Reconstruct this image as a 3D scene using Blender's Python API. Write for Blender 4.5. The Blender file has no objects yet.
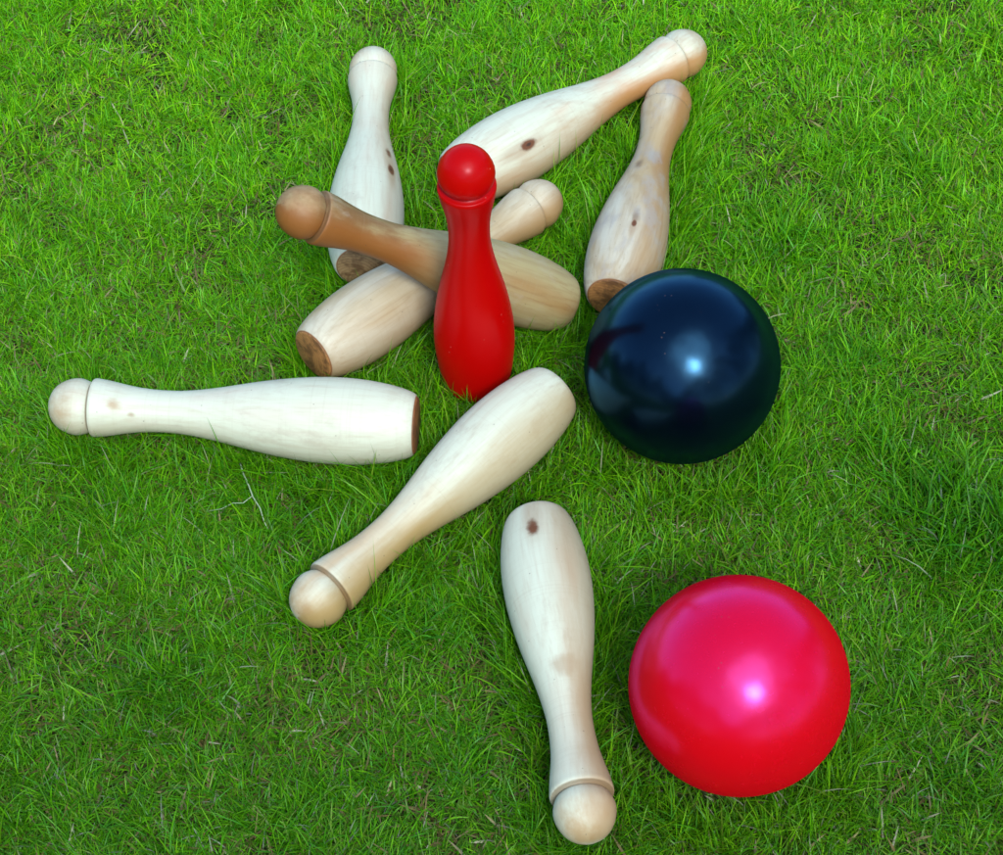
import bpy, math, random
import numpy as np
from mathutils import Vector, Matrix

# ------------------------------------------------------------------ camera, world, sun, exposure
scene = bpy.context.scene
COL = scene.collection
PITCH, CAM_H, FPX = math.radians(49.51), 1.3363, 2200.0
cam_d = bpy.data.cameras.new('camera')
cam = bpy.data.objects.new('camera', cam_d)
COL.objects.link(cam)
cam.location = (0, 0, CAM_H)
cam.rotation_euler = (math.pi/2 - PITCH, 0, 0)
cam_d.sensor_width = 36.0
cam_d.lens = FPX / 1003.0 * 36.0
cam_d.clip_start = 0.02
cam_d.clip_end = 2000.0
scene.camera = cam

SUN_EL, SUN_AZ = math.radians(48), math.radians(166)      # azimuth clockwise from +Y: behind the photographer, a little to the right
world = bpy.data.worlds.new('World')
scene.world = world
world.use_nodes = True
wn = world.node_tree.nodes
wn.clear()
sky = wn.new('ShaderNodeTexSky')
sky.sky_type = 'NISHITA'
sky.sun_disc = False
sky.sun_elevation = SUN_EL
sky.sun_rotation = SUN_AZ
sky.air_density = 1.0
sky.dust_density = 1.0
sky.ozone_density = 2.5
wl = world.node_tree.links
gen = wn.new('ShaderNodeTexCoord')
cl = wn.new('ShaderNodeTexNoise')                         # broken fair-weather cloud
cl.inputs['Scale'].default_value = 2.6
cl.inputs['Detail'].default_value = 7.0
cl.inputs['Roughness'].default_value = 0.58
wl.new(gen.outputs['Generated'], cl.inputs['Vector'])
near = wn.new('ShaderNodeVectorMath')                     # the veil of cloud the sun stands in
near.operation = 'DOT_PRODUCT'
near.inputs[1].default_value = (0.10, -0.45, 0.885)
wl.new(gen.outputs['Generated'], near.inputs[0])
veil = wn.new('ShaderNodeMapRange')
veil.interpolation_type = 'SMOOTHSTEP'
for k, v in ((1, 0.86), (2, 0.99), (3, -0.06), (4, 0.30)):
    veil.inputs[k].default_value = v
wl.new(near.outputs['Value'], veil.inputs[0])
add = wn.new('ShaderNodeMath')
add.operation = 'ADD'
wl.new(cl.outputs[0], add.inputs[0])
wl.new(veil.outputs[0], add.inputs[1])
cm = wn.new('ShaderNodeMapRange')
cm.interpolation_type = 'SMOOTHSTEP'
for k, v in ((1, 0.52), (2, 0.80), (3, 0.0), (4, 0.9)):
    cm.inputs[k].default_value = v
wl.new(add.outputs[0], cm.inputs[0])
mixw = wn.new('ShaderNodeMix')
mixw.data_type = 'RGBA'
mixw.inputs[7].default_value = (14.5, 16.5, 18.5, 1)
wl.new(cm.outputs[0], mixw.inputs[0])
wl.new(sky.outputs[0], mixw.inputs[6])
bg = wn.new('ShaderNodeBackground')
bg.inputs['Strength'].default_value = 0.13
wo = wn.new('ShaderNodeOutputWorld')
wl.new(mixw.outputs[2], bg.inputs[0])
wl.new(bg.outputs[0], wo.inputs[0])

sun_d = bpy.data.lights.new('sun', 'SUN')
sun_d.energy = 1.15
sun_d.angle = math.radians(13.0)
sun_d.color = (1.0, 0.985, 0.95)
sun = bpy.data.objects.new('sun', sun_d)
COL.objects.link(sun)
sv = Vector((math.sin(SUN_AZ)*math.cos(SUN_EL), math.cos(SUN_AZ)*math.cos(SUN_EL), math.sin(SUN_EL)))
sun.rotation_euler = sv.to_track_quat('Z', 'Y').to_euler()
sun.location = sv*10

scene.view_settings.view_transform = 'Standard'
scene.view_settings.look = 'None'
scene.view_settings.exposure = 1.08
scene.view_settings.gamma = 1.0
scene.view_settings.use_curve_mapping = False
scene.cycles.max_bounces = 8
scene.cycles.use_denoising = True

rng = np.random.default_rng(7)

# ------------------------------------------------------------------ node helpers
class NT:
    def __init__(self, name):
        self.mat = bpy.data.materials.new(name)
        self.mat.use_nodes = True
        self.t = self.mat.node_tree
        self.t.nodes.clear()
        self.out = self.t.nodes.new('ShaderNodeOutputMaterial')

    def n(self, typ, inputs=None, **props):
        nd = self.t.nodes.new(typ)
        for k, v in props.items():
            setattr(nd, k, v)
        for k, v in (inputs or {}).items():
            s = nd.inputs[k]
            if isinstance(v, bpy.types.NodeSocket):
                self.t.links.new(v, s)
            else:
                s.default_value = v
        return nd

    def math(self, op, a, b=0.0, c=0.0, clamp=False):
        nd = self.n('ShaderNodeMath', {0: a, 1: b, 2: c}, operation=op)
        nd.use_clamp = clamp
        return nd.outputs[0]

    def mix(self, fac, a, b, blend='MIX'):
        nd = self.t.nodes.new('ShaderNodeMix')
        nd.data_type = 'RGBA'
        nd.blend_type = blend
        for s, v in ((nd.inputs[0], fac), (nd.inputs[6], a), (nd.inputs[7], b)):
            if isinstance(v, bpy.types.NodeSocket):
                self.t.links.new(v, s)
            else:
                s.default_value = v if not isinstance(v, tuple) or len(v) == 4 else (*v, 1)
        return nd.outputs[2]

    def smooth(self, v, lo, hi, a=0.0, b=1.0):
        nd = self.n('ShaderNodeMapRange', {0: v, 1: lo, 2: hi, 3: a, 4: b})
        nd.interpolation_type = 'SMOOTHSTEP'
        return nd.outputs[0]

    def noise(self, vec, scale, detail=3.0, rough=0.55, dist=0.0):
        return self.n('ShaderNodeTexNoise', {'Vector': vec, 'Scale': scale, 'Detail': detail, 'Roughness': rough, 'Distortion': dist}).outputs[0]

    def mapping(self, vec, scale=(1, 1, 1), loc=(0, 0, 0)):
        return self.n('ShaderNodeMapping', {'Vector': vec, 'Location': loc, 'Scale': scale}).outputs[0]

    def finish(self, shader):
        self.t.links.new(shader, self.out.inputs[0])
        return self.mat


L = 0.28                                   # length of a skittle, metres


def wood_material(name, pale, warm, warm_amt, seed, knots=(), neck_warm=0.0, grey=0.0, grain=0.5, zones=(), heart_shade=None, belly=0.7):
    """Turned, lightly sealed softwood; the axis of the skittle is local Z, 0 at the foot."""
    m = NT(name)
    co = m.n('ShaderNodeTexCoord').outputs['Object']
    off = (seed*1.37, seed*2.11, seed*0.71)
    sx = m.n('ShaderNodeSeparateXYZ', {0: co})
    z = sx.outputs[2]
    # growth rings round a pith that misses the axis: long cathedral figures on the surface
    wob = m.noise(m.mapping(co, (9, 9, 3), off), 3.0, 3)
    pith = m.mapping(co, (1, 1, 0.06), (0.028*math.cos(seed), 0.028*math.sin(seed*1.7), 0))
    dist = m.n('ShaderNodeVectorMath', {0: pith}, operation='LENGTH').outputs['Value']
    ph = m.math('ADD', m.math('MULTIPLY', dist, 900.0), m.math('MULTIPLY', wob, 22.0))
    ring = m.math('SINE', ph)
    ring = m.smooth(ring, 0.0, 1.0)
    fib = m.noise(m.mapping(co, (420, 420, 14), off), 1.0, 4, 0.6)
    broad = m.noise(m.mapping(co, (26, 26, 6), off), 1.0, 3, 0.5)
    blot = m.noise(m.mapping(co, (40, 40, 28), off), 1.0, 5, 0.6)
    col = m.mix(m.smooth(broad, 0.62 - 0.5*warm_amt, 0.88 - 0.5*warm_amt), pale, warm)
    dark = tuple(c*k for c, k in zip(warm, (0.62, 0.50, 0.38)))
    col = m.mix(m.math('MULTIPLY', ring, 0.34*grain), col, dark)
    col = m.mix(m.math('MULTIPLY', m.smooth(fib, 0.48, 0.74), 0.08 + 0.45*grain), col, dark)
    col = m.mix(m.math('MULTIPLY', m.smooth(blot, 0.58, 0.75), 0.22), col, warm)
    if neck_warm:
        nz = m.math('MULTIPLY', m.smooth(z, L*0.48, L*0.66), m.smooth(z, L*0.90, L*0.82))
        nz = m.math('MULTIPLY', nz, m.smooth(m.noise(m.mapping(co, (30, 30, 12), off), 1.0, 4), 0.36, 0.62))
        col = m.mix(m.math('MULTIPLY', nz, neck_warm), col, warm)
    for (px, py, pz, rx, rz, c, amt) in zones:            # stains and heartwood flecks
        d = m.n('ShaderNodeVectorMath', {0: m.mapping(co, (1/rx, 1/rx, 1/rz), (-px/rx, -py/rx, -pz/rz))}, operation='LENGTH').outputs['Value']
        d = m.math('ADD', d, m.math('MULTIPLY', m.math('SUBTRACT', m.noise(m.mapping(co, (110, 110, 50), off), 1.0, 4), 0.5), 1.7))
        col = m.mix(m.math('MULTIPLY', m.smooth(d, 1.15, 0.3), amt), col, c)
    # turning marks and handling grime
    band = m.noise(m.mapping(co, (5, 5, 520), off), 1.0, 3, 0.7)
    col = m.mix(m.math('MULTIPLY', m.smooth(band, 0.5, 0.78), 0.16), col, (0.36, 0.31, 0.19))
    fig = m.noise(m.mapping(co, (230, 230, 9), off), 1.0, 5, 0.65)
    col = m.mix(m.math('MULTIPLY', m.smooth(fig, 0.50, 0.70), 0.17), col, (0.40, 0.29, 0.16))
    grime = m.noise(m.mapping(co, (34, 34, 22), (seed, 3, 2)), 1.0, 6, 0.68)
    col = m.mix(m.math('MULTIPLY', m.smooth(grime, 0.54, 0.70), 0.42), col, (0.42, 0.37, 0.27))
    # the head and the collar are handled most: a tan cast with an uneven edge
    hd = m.smooth(m.math('ADD', z, m.math('MULTIPLY', m.math('SUBTRACT', blot, 0.5), 0.05)), L*0.86, L*0.99)
    col = m.mix(m.math('MULTIPLY', hd, m.math('ADD', 0.24, m.math('MULTIPLY', m.smooth(grime, 0.42, 0.62), 0.5))), col, (0.44, 0.29, 0.14))
    if heart_shade:                                             # heartwood brown on one side, also painting in that side's form shade
        (hx, hy), lo, hi, amt, hc = heart_shade
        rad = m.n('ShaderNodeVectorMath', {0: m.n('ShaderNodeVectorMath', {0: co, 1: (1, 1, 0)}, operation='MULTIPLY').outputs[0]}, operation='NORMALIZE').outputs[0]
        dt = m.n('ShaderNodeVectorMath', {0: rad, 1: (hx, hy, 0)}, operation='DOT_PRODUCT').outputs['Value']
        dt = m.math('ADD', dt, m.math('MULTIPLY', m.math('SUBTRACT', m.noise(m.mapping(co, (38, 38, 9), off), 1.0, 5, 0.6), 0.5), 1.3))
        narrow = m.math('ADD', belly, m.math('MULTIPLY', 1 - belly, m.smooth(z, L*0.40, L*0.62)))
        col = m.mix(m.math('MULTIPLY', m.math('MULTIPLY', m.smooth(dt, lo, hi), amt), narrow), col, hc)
    if grey:
        g = m.smooth(m.noise(m.mapping(co, (48, 48, 30), (5, 1, seed)), 1.0, 5, 0.62), 0.5, 0.68)
        col = m.mix(m.math('MULTIPLY', g, grey), col, (0.36, 0.34, 0.31))
    for (px, py, pz, r) in knots:
        v = m.mapping(co, (1/r, 1/r, 0.50/r), (-px/r, -py/r, -pz/r*0.50))
        d = m.n('ShaderNodeVectorMath', {0: v}, operation='LENGTH').outputs['Value']
        d = m.math('ADD', d, m.math('MULTIPLY', m.math('SUBTRACT', m.noise(co, 240, 2), 0.5), 0.45))
        v2 = m.mapping(co, (0.8/r, 0.8/r, 0.20/r), (-px/r*.8, -py/r*.8, -pz/r*.20 + 0.4))
        d2 = m.n('ShaderNodeVectorMath', {0: v2}, operation='LENGTH').outputs['Value']
        col = m.mix(m.math('MULTIPLY', m.smooth(d2, 1.5, 0.4), 0.5), col, (0.34, 0.22, 0.12))
        col = m.mix(m.smooth(d, 1.15, 0.6), col, (0.14, 0.050, 0.018))
        col = m.mix(m.math('MULTIPLY', m.smooth(d, 0.42, 0.2), 0.8), col, (0.03, 0.014, 0.008))
    # turned groove under the head: its shade painted as a dark line
    gz = m.math('ABSOLUTE', m.math('SUBTRACT', z, L*(1 - .1195)))
    col = m.mix(m.math('MULTIPLY', m.smooth(gz, 0.0016, 0.0006), 0.65), col, (0.16, 0.09, 0.04))
    # small specks of dirt
    sp = m.n('ShaderNodeTexVoronoi', {'Vector': co, 'Scale': 95.0}).outputs['Distance']
    col = m.mix(m.math('MULTIPLY', m.smooth(sp, 0.07, 0.03), 0.55), col, (0.10, 0.07, 0.045))
    # the bare sawn foot under the varnish is brown
    col = m.mix(m.smooth(z, 0.0011, 0.0004), col, (0.27, 0.12, 0.045))
    lathe = m.noise(m.mapping(co, (8, 8, 1500)), 1.0, 2)
    hgt = m.math('ADD', m.math('MULTIPLY', fib, 0.6), m.math('MULTIPLY', lathe, 0.5))
    bmp = m.n('ShaderNodeBump', {'Height': hgt, 'Strength': 0.15, 'Distance': 0.0012}).outputs[0]
    rough = m.math('ADD', 0.44, m.math('MULTIPLY', blot, 0.22))
    b = m.n('ShaderNodeBsdfPrincipled', {'Base Color': col, 'Roughness': rough, 'Normal': bmp, 'Specular IOR Level': 0.4})
    return m.finish(b.outputs[0])


def foot_material(name, a, b):
    m = NT(name)
    co = m.n('ShaderNodeTexCoord').outputs['Object']
    pith = m.mapping(co, (1, 1, 0.1), (0.012, 0.008, 0))
    d = m.n('ShaderNodeVectorMath', {0: pith}, operation='LENGTH').outputs['Value']
    ring = m.math('SINE', m.math('ADD', m.math('MULTIPLY', d, 2200.0), m.math('MULTIPLY', m.noise(co, 60, 3), 9.0)))
    col = m.mix(m.math('MULTIPLY', m.smooth(ring, -0.4, 1.0), 0.5), a, b)
    col = m.mix(m.math('MULTIPLY', m.smooth(m.noise(co, 75, 5, 0.65), 0.42, 0.62), 0.75), col, (0.085, 0.036, 0.013))
    bmp = m.n('ShaderNodeBump', {'Height': ring, 'Strength': 0.15, 'Distance': 0.0006}).outputs[0]
    p = m.n('ShaderNodeBsdfPrincipled', {'Base Color': col, 'Roughness': 0.6, 'Normal': bmp})
    return m.finish(p.outputs[0])


def paint_material(name, color, rough, wob=0.02, speck=0.0, dirt=(0.2, 0.12, 0.08), spec=0.5, tint=(1, 1, 1)):
    m = NT(name)
    co = m.n('ShaderNodeTexCoord').outputs['Object']
    big = m.noise(co, 14, 3)
    fine = m.noise(co, 160, 4)
    col = m.mix(m.math('MULTIPLY', m.smooth(big, 0.4, 0.7), 0.18), color, tuple(c*0.7 for c in color))
    sp = m.n('ShaderNodeTexVoronoi', {'Vector': co, 'Scale': 120.0}).outputs['Distance']
    if speck:
        keep = m.smooth(m.noise(co, 30, 2), 0.5, 0.62)
        col = m.mix(m.math('MULTIPLY', m.math('MULTIPLY', m.smooth(sp, 0.09, 0.05), keep), speck), col, dirt)
    r = m.math('ADD', rough, m.math('MULTIPLY', m.math('SUBTRACT', fine, 0.5), 0.10))
    r = m.math('ADD', r, m.math('MULTIPLY', m.math('SUBTRACT', big, 0.5), 0.08))
    hgt = m.math('ADD', m.math('MULTIPLY', big, 1.0), m.math('MULTIPLY', m.noise(co, 55, 2), 0.25))
    bmp = m.n('ShaderNodeBump', {'Height': hgt, 'Strength': wob, 'Distance': 0.01}).outputs[0]
    # worn waxed paint: a dielectric sheen that stays modest at grazing angles
    fr = m.n('ShaderNodeFresnel', {'IOR': 1.5, 'Normal': bmp}).outputs[0]
    fac = m.math('MINIMUM', m.math('MULTIPLY', fr, spec*2), 0.17)
    df = m.n('ShaderNodeBsdfDiffuse', {'Color': col, 'Roughness': 0.3, 'Normal': bmp})
    gl = m.n('ShaderNodeBsdfGlossy', {'Color': (*tint, 1), 'Roughness': r, 'Normal': bmp})
    return m.finish(m.n('ShaderNodeMixShader', {0: fac, 1: df.outputs[0], 2: gl.outputs[0]}).outputs[0])


# ------------------------------------------------------------------ object helpers
def tag(o, label=None, cat=None, group=None, kind=None):
    for k, v in (('label', label), ('category', cat), ('group', group), ('kind', kind)):
        if v:
            o[k] = v
    return o


def link_mesh(name, verts, faces, mat, parent=None, smooth=True):
    me = bpy.data.meshes.new(name)
    me.from_pydata(verts, [], faces)
    if smooth:
        me.polygons.foreach_set('use_smooth', [True]*len(me.polygons))
    me.materials.append(mat)
    me.update()
    o = bpy.data.objects.new(name, me)
    COL.objects.link(o)
    if parent:
        o.parent = parent
    return o


# ------------------------------------------------------------------ ground
g = NT('soil')
co = g.n('ShaderNodeTexCoord').outputs['Object']
n1 = g.noise(co, 60, 6, 0.7)
n2 = g.noise(co, 7, 4, 0.6)
n3 = g.noise(co, 350, 3, 0.6)
c = g.mix(g.smooth(n1, 0.35, 0.65), (0.016, 0.022, 0.006), (0.040, 0.034, 0.014))
c = g.mix(g.math('MULTIPLY', g.smooth(n3, 0.5, 0.75), 0.6), c, (0.03, 0.085, 0.008))
c = g.mix(g.math('MULTIPLY', g.smooth(n2, 0.4, 0.65), 0.6), c, (0.015, 0.045, 0.007))
bp = g.n('ShaderNodeBump', {'Height': n1, 'Strength': 0.8, 'Distance': 0.01}).outputs[0]
gp = g.n('ShaderNodeVectorMath', {0: co, 1: (0, 1.2, 0)}, operation='DISTANCE').outputs['Value']
c = g.mix(g.smooth(gp, 0.65, 1.0), c, g.mix(g.smooth(n1, 0.3, 0.7), (0.035, 0.13, 0.006), (0.085, 0.23, 0.012)))
soil = g.finish(g.n('ShaderNodeBsdfPrincipled', {'Base Color': c, 'Roughness': 0.95, 'Normal': bp, 'Specular IOR Level': 0.1}).outputs[0])
SOIL_Z = -0.007
S_ = 400.0
tag(link_mesh('ground', [(-S_, -S_, SOIL_Z), (S_, -S_, SOIL_Z), (S_, S_, SOIL_Z), (-S_, S_, SOIL_Z)], [(0, 1, 2, 3)], soil, smooth=False), kind='structure')

# ------------------------------------------------------------------ skittles
PROF = np.array([(0, 0), (.0015, .028), (.004, .050), (.009, .074), (.015, .093), (.024, .112), (.035, .128), (.047, .140), (.06, .149), (.07, .1535), (.08, .155),
                 (.09, .153), (.1, .147), (.108, .1406), (.113, .135), (.1165, .128), (.118, .123), (.1210, .1225), (.1214, .149), (.1222, .1535), (.1240, .1568), (.128, .159), (.133, .1592), (.14, .157), (.16, .152), (.18, .145), (.2, .137),
                 (.225, .128), (.25, .121), (.28, .116), (.31, .114), (.335, .1143), (.36, .116), (.39, .122), (.42, .130), (.45, .140), (.48, .151), (.515, .1655), (.55, .180), (.59, .195),
                 (.63, .208), (.675, .220), (.72, .229), (.76, .233), (.80, .234), (.835, .2315), (.87, .226), (.90, .218), (.93, .208), (.95, .199), (.965, .1905), (.977, .183), (.986, .1755), (.9925, .168), (.997, .160), (.9995, .152), (1, .147)])
NSEG = 72


def lathe(rows):
    """rows: (radius, z) from the top down, first and last closed to the axis."""
    verts, faces, rings = [], [], []
    for r, z in rows:
        if r < 1e-6:
            rings.append([len(verts)])
            verts.append((0, 0, z))
        else:
            rings.append(list(range(len(verts), len(verts) + NSEG)))
            verts += [(r*math.cos(2*math.pi*k/NSEG), r*math.sin(2*math.pi*k/NSEG), z) for k in range(NSEG)]
    for a, b in zip(rings, rings[1:]):
        for k in range(NSEG):
            k2 = (k + 1) % NSEG
            if len(a) == 1:
                faces.append((a[0], b[k], b[k2]))
            elif len(b) == 1:
                faces.append((a[k], b[0], a[k2]))
            else:
                faces.append((a[k], b[k], b[k2], a[k2]))
    return verts, faces


def skittle_meshes(prof):
    rows = [(r*L/2, (1 - s)*L) for s, r in prof]
    cut = [i for i, (s, r) in enumerate(prof) if s == .118][0]
    head = rows[:cut + 1] + [(rows[cut][0]*0.96, rows[cut][1] - 0.0012), (0, rows[cut][1] - 0.0012)]
    body = [(0, rows[cut][1] + 0.0002), (rows[cut][0]*0.985, rows[cut][1] + 0.0002)] + rows[cut + 1:] + [(0.0195, 0.0002), (0, 0.0002)]
    rb = prof[-1][1]*L/2
    foot = [(0, 0.0006), (rb*1.035, 0.0006), (rb*1.03, -0.0002), (rb*0.985, -0.0007), (0, -0.0009)]
    return head, body, foot


HEAD, BODY, FOOT = skittle_meshes(PROF)
PLANT = np.array([p for p in PROF if p[0] < .88] + [(.90, .2215), (.93, .215), (.955, .208), (.975, .201), (.988, .194), (.996, .186), (1, .178)])    # the red one stands on a broader foot
HEAD_R, BODY_R, _ = skittle_meshes(PLANT)
AXES = []                                   # (base point, direction, scale) for keeping grass outside


def cam_frame(base, d):
    c = (Vector((0, 0, CAM_H)) - base).normalized()
    x = (c - d*c.dot(d)).normalized()
    return x, d.cross(x)


def skittle(name, mid, yaw, pitch, sc, mats, label, foot, group='pale wooden skittles knocked over on the lawn', tilt=None):
    if tilt is None:
        d = Vector((math.cos(pitch)*math.cos(yaw), math.cos(pitch)*math.sin(yaw), math.sin(pitch)))
        base = Vector(mid) - d*(L*sc/2)
    else:
        d = Vector((tilt[0], tilt[1], 1)).normalized()
        base = Vector(mid)
    x, y = cam_frame(base, d)
    M = Matrix((x, y, d)).transposed().to_4x4()
    root = bpy.data.objects.new(name, None)
    root.empty_display_size = 0.03
    COL.objects.link(root)
    root.matrix_world = Matrix.Translation(base) @ M @ Matrix.Scale(sc, 4)
    tag(root, label, 'skittle', group)
    link_mesh('body', *lathe(BODY if tilt is None else BODY_R), mats[0], root)
    link_mesh('head', *lathe(HEAD), mats[0], root)
    if foot:
        link_mesh('base', *lathe(FOOT), mats[1], root)
    AXES.append((np.array(base), np.array(d), sc))
    return root


PALE = (0.62, 0.655, 0.50)
foot_a = foot_material('sawn foot orange', (0.28, 0.105, 0.032), (0.19, 0.065, 0.02))
foot_b = foot_material('sawn foot dark', (0.34, 0.22, 0.10), (0.24, 0.13, 0.055))
foot_c = foot_material('sawn foot amber', (0.40, 0.19, 0.055), (0.30, 0.12, 0.03))

skittle('wooden_skittle', (-0.2114, 1.1261, 0.0323), 3.0527, -0.02, 1.0397,
        (wood_material('wood left', PALE, (0.62, 0.55, 0.44), 0.2, 1.0, heart_shade=((0.2, -0.95), 0.3, 1.2, 0.6, (0.40, 0.31, 0.17)), grain=0.22, zones=[(0.0205, 0.003, 0.226, 0.006, 0.007, (0.36, 0.22, 0.10), 0.7), (0.019, -0.004, 0.212, 0.003, 0.004, (0.30, 0.17, 0.08), 0.7), (0.0, 0.03, 0.11, 0.018, 0.02, (0.50, 0.44, 0.42), 0.35)]), foot_a),
        'pale wooden skittle lying crosswise at far left, brown base end facing right', True)
skittle('wooden_skittle', (-0.0536, 1.0436, 0.0296), -2.322, -0.066, 1.0062,
        (wood_material('wood diagonal', PALE, (0.60, 0.46, 0.27), 0.2, 2.3, heart_shade=((0.3, -0.95), -0.1, 0.95, 0.95, (0.37, 0.25, 0.09)), zones=[(0.010, -0.002, 0.276, 0.010, 0.008, (0.33, 0.18, 0.065), 0.7)], grain=0.2, neck_warm=0.55), foot_a),
        'pale wooden skittle lying diagonally in front of the red skittle, round head at lower left', False)
skittle('wooden_skittle', (0.0426, 0.8842, 0.0352), -1.4553, 0.0288, 1.0003,
        (wood_material('wood near', PALE, (0.60, 0.50, 0.36), 0.12, 3.1, heart_shade=((0.2, -0.95), -0.1, 0.95, 0.85, (0.38, 0.25, 0.12)), grain=0.16, knots=[(0.0275, 0.0035, 0.033, 0.0058)], neck_warm=0.35, zones=[(0.002, 0.002, 0.277, 0.012, 0.006, (0.34, 0.22, 0.07), 0.7), (0.022, -0.002, 0.150, 0.012, 0.010, (0.36, 0.24, 0.13), 0.55)]), foot_a),
        'pale wooden skittle beside the pinkish red ball, with a round knot near its far end', False)
skittle('wooden_skittle', (-0.1159, 1.4267, 0.0303), 1.5776, -0.0304, 1.0034,
        (wood_material('wood back left', PALE, (0.62, 0.50, 0.36), 0.18, 4.2, heart_shade=((0.1, 0.99), 0.2, 1.1, 0.7, (0.42, 0.29, 0.17)), grain=0.2, neck_warm=0.5, knots=[(0.022, 0.019, 0.125, 0.0050), (0.023, 0.020, 0.098, 0.0040)]), foot_b),
        'whitish wooden skittle lying behind the propped orange-brown skittle, head pointing away', True)
skittle('wooden_skittle', (0.0708, 1.4838, 0.0331), 0.6916, -0.009, 1.0355,
        (wood_material('wood back right', PALE, (0.62, 0.38, 0.22), 0.06, 5.4, heart_shade=((0.1, 0.99), -0.1, 0.85, 0.95, (0.44, 0.22, 0.07)), zones=[(0.006, 0.014, 0.185, 0.012, 0.026, (0.44, 0.17, 0.055), 0.85), (0.0, 0.008, 0.272, 0.012, 0.006, (0.36, 0.20, 0.09), 0.6)], grain=0.4, neck_warm=0.95, knots=[(0.032, 0.004, 0.060, 0.0045)]), foot_b),
        'pale wooden skittle with pinkish neck and dark knot, lying behind the red skittle', False)
skittle('wooden_skittle', (0.1226, 1.3854, 0.0305), 1.3424, -0.0207, 0.9833,
        (wood_material('wood greyed', (0.55, 0.53, 0.41), (0.45, 0.34, 0.18), 0.35, 6.6, heart_shade=((0.1, 0.99), -0.05, 0.8, 0.95, (0.33, 0.17, 0.055)), grain=0.6, grey=0.55, neck_warm=0.3, knots=[(0.032, 0.000, 0.060, 0.0024)], zones=[(0.004, 0.020, 0.222, 0.012, 0.026, (0.34, 0.14, 0.04), 0.85), (0.02, 0.001, 0.252, 0.010, 0.012, (0.27, 0.25, 0.23), 0.8), (0.019, -0.011, 0.150, 0.005, 0.012, (0.17, 0.11, 0.06), 0.85), (0.019, 0.002, 0.165, 0.014, 0.012, (0.30, 0.30, 0.29), 0.75), (0.031, 0.0, 0.070, 0.004, 0.010, (0.22, 0.17, 0.12), 0.8)]), foot_c),
        'grey-stained wooden skittle lying with its amber base end behind the dark navy ball', True)
skittle('wooden_skittle', (-0.0521, 1.2864, 0.0304), 0.7814, -0.0258, 0.9941,
        (wood_material('wood tan', (0.58, 0.55, 0.41), (0.46, 0.36, 0.20), 0.4, 7.7, heart_shade=((0.2, 0.97), -0.1, 1.0, 0.9, (0.36, 0.21, 0.08)), grain=0.4), foot_c),
        'tan wooden skittle pinned diagonally underneath the orange-brown one', True)
skittle('wooden_skittle', (-0.0585, 1.2394, 0.0948), 3.3147, 0.5889, 0.9714,
        (wood_material('wood orange', (0.38, 0.32, 0.15), (0.33, 0.20, 0.07), 0.42, 8.9, heart_shade=((0.2, -0.97), -0.5, 0.6, 0.95, (0.25, 0.088, 0.014)), belly=0.12, zones=[(0.0, 0.0, 0.235, 0.045, 0.085, (0.20, 0.088, 0.026), 0.85), (0.010, -0.012, 0.195, 0.010, 0.040, (0.22, 0.07, 0.010), 0.7)], grain=0.5, neck_warm=0.9), foot_c),
        'orange-brown wooden skittle propped across others behind the red skittle, head raised', False)
skittle('painted_skittle', (-0.0203, 1.1935, 0.0), 0, 0, 0.978,
        (paint_material('red paint', (0.44, 0.0010, 0.0008), 0.30, 0.02, 0.5, (0.75, 0.3, 0.25), spec=0.20, tint=(1, 0.7, 0.8)), None),
        'glossy red painted skittle standing upright among the fallen pale ones', False, group=None, tilt=(-0.0207, -0.1037))


# ------------------------------------------------------------------ balls
def ball(name, c, r, mat, label):
    rows = [(r*math.sin(math.pi*i/64), r*math.cos(math.pi*i/64)) for i in range(65)]
    rows[0] = (0, r)
    rows[-1] = (0, -r)
    o = link_mesh(name, *lathe(rows), mat)
    o.location = c
    tag(o, label, 'ball')
    return o


BALLS = [((0.1394, 1.1384, 0.0757), 0.0757), ((0.1626, 0.8441, 0.0757), 0.0757)]
ball('ball', *BALLS[0], paint_material('navy paint', (0.0006, 0.0018, 0.0045), 0.23, 0.05, 0.3, spec=0.62, tint=(0.18, 0.55, 1.0)), 'shiny dark navy ball resting against the grey-stained skittle')
ball('ball', *BALLS[1], paint_material('crimson paint', (0.58, 0.0003, 0.004), 0.26, 0.05, 0.25, spec=1.2, tint=(0.95, 0.20, 1.0)), 'shiny pinkish red ball on the grass nearest the viewer')


# ------------------------------------------------------------------ grass
def vnoise(x, y, scale, seed):
    r = np.random.default_rng(seed).random((64, 64))
    u, v = x*scale + 100.3, y*scale + 57.7
    i, j = np.floor(u).astype(int), np.floor(v).astype(int)
    fu, fv = u - i, v - j
    fu, fv = fu*fu*(3 - 2*fu), fv*fv*(3 - 2*fv)
    a, b = r[i % 64, j % 64], r[(i + 1) % 64, j % 64]
    c_, d_ = r[i % 64, (j + 1) % 64], r[(i + 1) % 64, (j + 1) % 64]
    return (a*(1 - fu) + b*fu)*(1 - fv) + (c_*(1 - fu) + d_*fu)*fv


def inside(P):
    """greatest depth of points P (...,3) inside any skittle or ball; negative outside (capped)."""
    out = np.full(P.shape[:-1], -1.0)
    s_, r_ = PROF[:, 0], PROF[:, 1]*L/2
    for b, d, k in AXES:
        w = P - b
        t = w @ d
        s = 1 - t/(L*k)
        rr = np.linalg.norm(w - t[..., None]*d, axis=-1)
        out = np.maximum(out, np.where((s > -0.01) & (s < 1.01), np.interp(s, s_, r_)*k + 0.0008 - rr, -1))
    for c_, r in BALLS:
        out = np.maximum(out, r + 0.0008 - np.linalg.norm(P - np.array(c_), axis=-1))
    return out


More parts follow.
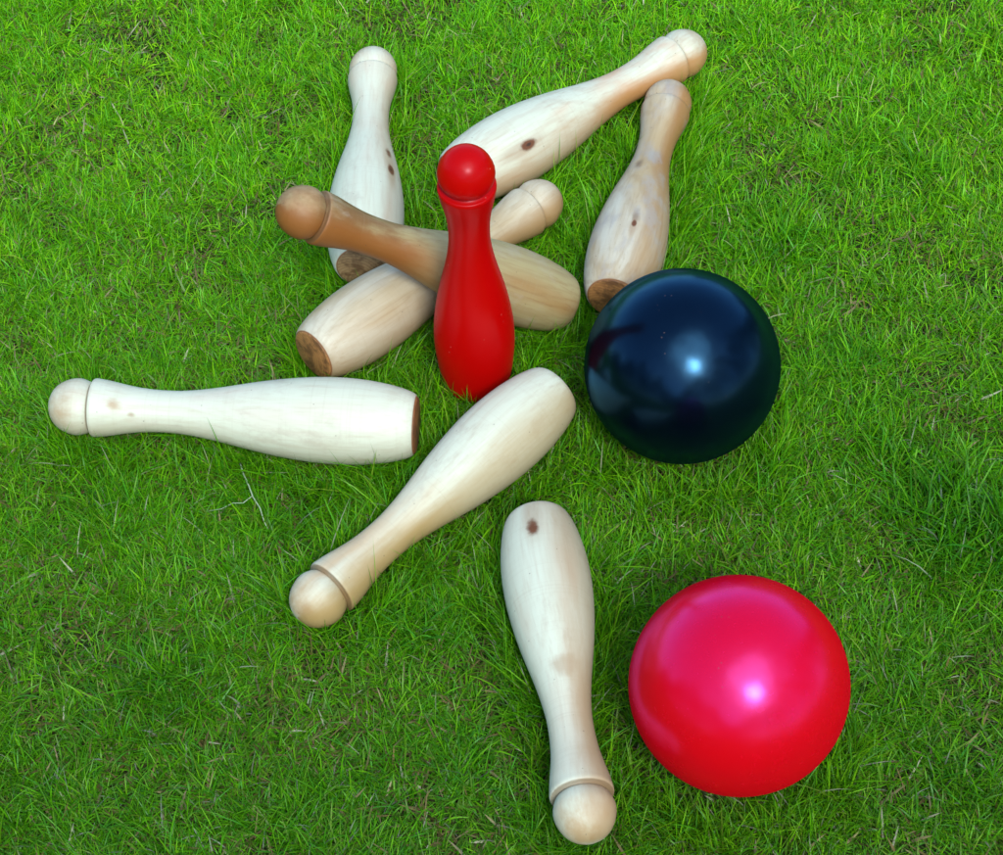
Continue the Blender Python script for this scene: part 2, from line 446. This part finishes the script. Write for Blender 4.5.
K = 5
TUFTS = [(0.345, 1.055, 0.040, 1.5), (0.375, 1.03, 0.035, 1.4), (0.330, 1.01, 0.025, 1.0), (-0.155, 1.03, 0.035, 0.9), (-0.255, 0.90, 0.05, 0.7), (-0.024, 1.158, 0.014, 0.9)]
TUFTS += [(rng.uniform(-0.5, 0.5), rng.uniform(0.65, 1.85), rng.uniform(0.012, 0.032), rng.uniform(0.4, 1.0)) for _ in range(46)]


TUFTS = TUFTS[:5] + [t for t in TUFTS[5:] if max(inside(np.array([[t[0], t[1], h]]))[0] for h in (0.01, 0.03)) < -0.045]


def blade_points(x, y, ln, az, th0, bend, z0=SOIL_Z):
    t = np.linspace(0, 1, K)
    P = np.zeros((len(x), K, 3))
    P[:, 0] = np.stack([x, y, np.full(len(x), z0)], -1)
    for k in range(1, K):
        a = np.minimum(th0 + bend*(t[k] - 0.125), 1.75)
        st = (ln/(K - 1))[:, None]*np.stack([np.sin(a)*np.cos(az), np.sin(a)*np.sin(az), np.cos(a)], -1)
        P[:, k] = P[:, k - 1] + st
        P[:, k, 2] = np.maximum(P[:, k, 2], z0 + 0.001)
    return P


def pick(cols, w, n):
    i = rng.choice(len(cols), n, p=np.array(w)/sum(w))
    return np.array(cols)[i]*(0.66 + 0.64*rng.random((n, 1)))


def grow(n, x0, x1, y0, y1, kind, avoid=True, thin=None, fat=1.0):
    x, y = rng.uniform(x0, x1, n), rng.uniform(y0, y1, n)
    if thin is not None:
        keep = thin(x, y)
        x, y = x[keep], y[keep]
    n = len(x)
    big, mid_, fine = vnoise(x, y, 4.0, 1), vnoise(x, y, 16.0, 2), vnoise(x, y, 45.0, 3)
    flow = 2*math.pi*1.6*vnoise(x, y, 22.0, 4) + 2*math.pi*vnoise(x, y, 6.0, 5)
    if kind == 'green':
        keep = rng.random(n) < 0.15 + 1.25*fine*(0.45 + 0.85*mid_)
        x, y, big, mid_, fine, flow = [q[keep] for q in (x, y, big, mid_, fine, flow)]
        n = len(x)
        tuft = np.zeros(n)
        for tx, ty, tr, ta in TUFTS:
            tuft = np.maximum(tuft, ta*np.exp(-(((x - tx)**2 + (y - ty)**2)/tr**2)))
        ln = (0.009 + 0.012*rng.random(n) + 0.018*rng.random(n)**6)*(0.38 + 0.34*mid_ + 0.22*big + 0.42*fine)*(1 + 0.8*tuft)
        az = np.where(rng.random(n) < 0.22, flow + rng.normal(0, 0.55, n), rng.uniform(0, 2*math.pi, n))
        th0 = np.abs(rng.normal(0.72, 0.52, n))
        bend = np.abs(rng.normal(0.8, 0.75, n))
        wd = 0.00031 + 0.00036*rng.random(n)**1.5 + 0.0005*tuft*rng.random(n)
        col = pick([(0.135, 0.420, 0.003), (0.215, 0.500, 0.006), (0.075, 0.290, 0.004), (0.110, 0.410, 0.022), (0.220, 0.350, 0.020), (0.40, 0.40, 0.20)], [36, 22, 22, 9, 8, 2], n)
        w = (big*0.6 + mid_*0.4)[:, None]
        col = col*(1 - 0.30*np.clip(tuft, 0, 1.3)[:, None]*np.array([1.2, 0.8, 0.6]))
        far = np.clip((y - 0.8)/0.9, 0, 1.1)[:, None]     # blades yellower away, bluer nearer, with shade painted into the near ones
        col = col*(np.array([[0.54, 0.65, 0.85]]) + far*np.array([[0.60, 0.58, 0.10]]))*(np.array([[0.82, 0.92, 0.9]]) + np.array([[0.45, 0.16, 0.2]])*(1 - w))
    else:                                    # thatch: dry brown and straw bits lying low
        keep = rng.random(n) < 0.25 + 0.9*(1 - mid_)*big + 0.25*fine
        x, y, big, mid_, fine, flow = [q[keep] for q in (x, y, big, mid_, fine, flow)]
        n = len(x)
        ln = 0.007 + 0.016*rng.random(n) + 0.008*rng.random(n)**8
        az = rng.uniform(0, 2*math.pi, n)
        th0 = np.clip(rng.normal(1.15, 0.28, n), 0.3, 1.5)
        bend = rng.normal(0.2, 0.25, n)
        wd = 0.0005 + 0.0006*rng.random(n)
        col = pick([(0.16, 0.125, 0.042), (0.10, 0.095, 0.025), (0.24, 0.21, 0.09), (0.08, 0.19, 0.015), (0.40, 0.40, 0.26)], [16, 24, 8, 50, 2], n)
    wd = wd*fat
    if avoid and kind == 'green':            # pushed-aside blades stand up along the edges of whatever lies on the lawn
        d = np.max([inside(np.stack([x, y, np.full(n, h)], -1)) for h in (0.012, 0.025, 0.05)], 0)
        near = (d > -0.018) & (d < 0.012)
        th0 = np.where(near, th0*0.55, th0)
        bend = np.where(near, bend*0.6, bend)
        ln = np.where(near, ln*(1.35 + 0.9*rng.random(n)**2), ln)
    P = blade_points(x, y, ln, az, th0, bend)
    if avoid:
        for it in range(8):
            bad = np.where(inside(P).max(1) > 0)[0]
            if not len(bad):
                break
            az[bad] = rng.uniform(0, 2*math.pi, len(bad))
            th0[bad] = np.clip(th0[bad] + rng.normal(0.12, 0.2, len(bad)), 0, 1.4)
            ln[bad] *= 0.86
            P[bad] = blade_points(x[bad], y[bad], ln[bad], az[bad], th0[bad], bend[bad])
        ok = inside(P).max(1) <= 0
        P, az, wd, col = P[ok], az[ok], wd[ok], col[ok]
    # ribbon: width across the lean, with a twist
    n = len(P)
    tw = az + math.pi/2 + rng.normal(0, 0.5, n)
    W = np.stack([np.cos(tw), np.sin(tw), rng.normal(0, 0.25, n)], -1)
    wk = np.array([0.85, 1.0, 0.9, 0.62])
    V = np.zeros((n, 9, 3))
    for k in range(4):
        o = W*(wd*wk[k]/1)[:, None]
        V[:, 2*k], V[:, 2*k + 1] = P[:, k] - o, P[:, k] + o
    V[:, 8] = P[:, 4]
    C = np.repeat(col[:, None, :], 9, 1)
    return V, C


def build_grass(name, parts, mat):
    V = np.concatenate([p[0] for p in parts])
    C = np.concatenate([p[1] for p in parts])
    n = len(V)
    base = (np.arange(n)*9)[:, None]
    q = np.array([[0, 1, 3, 2], [2, 3, 5, 4], [4, 5, 7, 6]])
    loops = np.concatenate([(base + q.reshape(1, -1)), base + np.array([[6, 7, 8]])], 1).ravel()
    start = ((np.arange(n)*15)[:, None] + np.array([[0, 4, 8, 12]])).ravel()
    me = bpy.data.meshes.new(name)
    me.vertices.add(n*9)
    me.vertices.foreach_set('co', V.reshape(-1).astype(np.float32))
    me.loops.add(len(loops))
    me.loops.foreach_set('vertex_index', loops.astype(np.int32))
    me.polygons.add(n*4)
    me.polygons.foreach_set('loop_start', start.astype(np.int32))
    me.polygons.foreach_set('use_smooth', np.ones(n*4, dtype=bool))
    me.update(calc_edges=True)
    at = me.color_attributes.new('blade_color', 'FLOAT_COLOR', 'POINT')
    rgba = np.ones((n*9, 4), np.float32)
    rgba[:, :3] = C.reshape(-1, 3)
    at.data.foreach_set('color', rgba.ravel())
    me.materials.append(mat)
    o = bpy.data.objects.new(name, me)
    COL.objects.link(o)
    print(name, n, 'blades')
    return o


gm = NT('grass blade')
vc = gm.n('ShaderNodeVertexColor', layer_name='blade_color').outputs[0]
pb = gm.n('ShaderNodeBsdfPrincipled', {'Base Color': vc, 'Roughness': 0.40, 'Specular IOR Level': 0.20})
tr = gm.n('ShaderNodeBsdfTranslucent', {'Color': gm.mix(1.0, vc, (1.25, 1.2, 0.5), 'MULTIPLY')})
ms = gm.n('ShaderNodeMixShader', {0: 0.27, 1: pb.outputs[0], 2: tr.outputs[0]})
grass_mat = gm.finish(ms.outputs[0])

X0, X1, Y0, Y1 = -0.70, 0.70, 0.45, 2.05
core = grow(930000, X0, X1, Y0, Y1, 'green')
thatch = grow(185000, X0, X1, Y0, Y1, 'thatch')
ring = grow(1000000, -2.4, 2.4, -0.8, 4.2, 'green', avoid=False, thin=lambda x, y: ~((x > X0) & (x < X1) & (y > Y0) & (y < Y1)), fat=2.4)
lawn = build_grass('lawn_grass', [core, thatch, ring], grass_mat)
tag(lawn, 'short mown green lawn grass with brown thatch between its blades', 'grass', kind='stuff')

# ------------------------------------------------------------------ the wood of trees round the lawn (seen mirrored in the paint of the balls)
def tree_mass():
    r = np.random.default_rng(21)
    az_k = np.radians([-190, -150, -125, -104, -92, -75, -40, 0, 22, 40, 60, 80])      # from +X, counter-clockwise; the front stays open
    el_k = np.radians([9, 30, 31, 13, 22, 33, 42, 43, 33, 9, 6, 5])
    n = 26000
    a = r.uniform(np.radians(-190), np.radians(80), n)
    top = np.interp(a, az_k, el_k)
    D = 8.5
    lump = 1 + 0.16*np.sin(a*9 + 1) + 0.10*np.sin(a*23) + 0.07*np.sin(a*51 + 2)
    h = D*np.tan(top)*lump
    z = h*r.random(n)**0.75
    rad = D + r.uniform(0, 1.8, n) + 0.8*np.sin(a*17 + z*1.3) + 0.5*np.sin(a*37 - z*2.1)
    c_ = np.stack([rad*np.cos(a), rad*np.sin(a) + 1.1, z], -1)
    u = r.normal(size=(n, 3)); u /= np.linalg.norm(u, axis=1)[:, None]
    w = r.normal(size=(n, 3)); w -= (w*u).sum(1)[:, None]*u; w /= np.linalg.norm(w, axis=1)[:, None]
    sz = r.uniform(0.10, 0.24, n)[:, None]
    V = np.stack([c_ - u*sz, c_ - w*sz*.45, c_ + u*sz, c_ + w*sz*.45], 1).reshape(-1, 3)
    m = NT('tree leaves')
    nz = m.noise(m.n('ShaderNodeTexCoord').outputs['Object'], 1.1, 4)
    lc = m.mix(m.smooth(nz, 0.35, 0.65), (0.020, 0.055, 0.012), (0.05, 0.10, 0.018))
    mt = m.finish(m.n('ShaderNodeBsdfPrincipled', {'Base Color': lc, 'Roughness': 0.6, 'Specular IOR Level': 0.2}).outputs[0])
    F = np.arange(n*4).reshape(-1, 4)
    return link_mesh('trees', V.tolist(), F.tolist(), mt, smooth=False)


tag(tree_mass(), 'dark leafy wood standing round the lawn', 'trees', kind='stuff')

# ------------------------------------------------------------------ a dried stem lying on top of the grass
def ribbon(pts, w0, w1):
    V, F = [], []
    nseg = 6
    pts = [Vector(p) for p in pts]
    fine = []
    for a, b in zip(pts, pts[1:]):
        fine += [a.lerp(b, t/4) for t in range(4)]
    fine.append(pts[-1])
    for i, p in enumerate(fine):
        d = (fine[min(i + 1, len(fine) - 1)] - fine[max(i - 1, 0)]).normalized()
        u = d.cross(Vector((0, 0, 1))).normalized()
        v = u.cross(d)
        r = w0 + (w1 - w0)*i/(len(fine) - 1)
        V += [p + (u*math.cos(2*math.pi*k/nseg) + v*0.5*math.sin(2*math.pi*k/nseg))*r for k in range(nseg)]
    for i in range(len(fine) - 1):
        F += [(i*nseg + k, i*nseg + (k + 1) % nseg, (i + 1)*nseg + (k + 1) % nseg, (i + 1)*nseg + k) for k in range(nseg)]
    F += [tuple(range(nseg))[::-1], tuple(range(len(V) - nseg, len(V)))]
    return V, F


sm = NT('dry stem')
sc_ = sm.n('ShaderNodeTexCoord').outputs['Object']
stem_mat = sm.finish(sm.n('ShaderNodeBsdfPrincipled', {'Base Color': sm.mix(sm.noise(sc_, 300, 3), (0.22, 0.33, 0.16), (0.38, 0.46, 0.32)), 'Roughness': 0.6}).outputs[0])
STEM = [(-0.2049, 1.0983, 0.007), (-0.2004, 1.0833, 0.0105), (-0.1956, 1.0719, 0.011), (-0.1919, 1.0622, 0.0095), (-0.1858, 1.0522, 0.0085), (-0.1825, 1.043, 0.004), (-0.1794, 1.0384, 0.0)]
TWIG = [(-0.1927, 1.0632, 0.0095), (-0.1992, 1.0567, 0.009), (-0.207, 1.0571, 0.0085), (-0.2162, 1.0532, 0.006), (-0.2269, 1.0552, 0.001)]
P0 = Vector((STEM[0][0], STEM[0][1], 0))
stem_v, stem_f = ribbon(STEM, 0.0007, 0.0004)
tw_v, tw_f = ribbon(TWIG, 0.0005, 0.00025)
stem = link_mesh('dry_grass_stem', [tuple(v - P0) for v in stem_v] + [tuple(v - P0) for v in tw_v], stem_f + [tuple(i + len(stem_v) for i in f) for f in tw_f], stem_mat)
stem.location = P0
tag(stem, 'pale dried forked grass stem lying on the lawn below the crosswise skittle', 'grass stem')
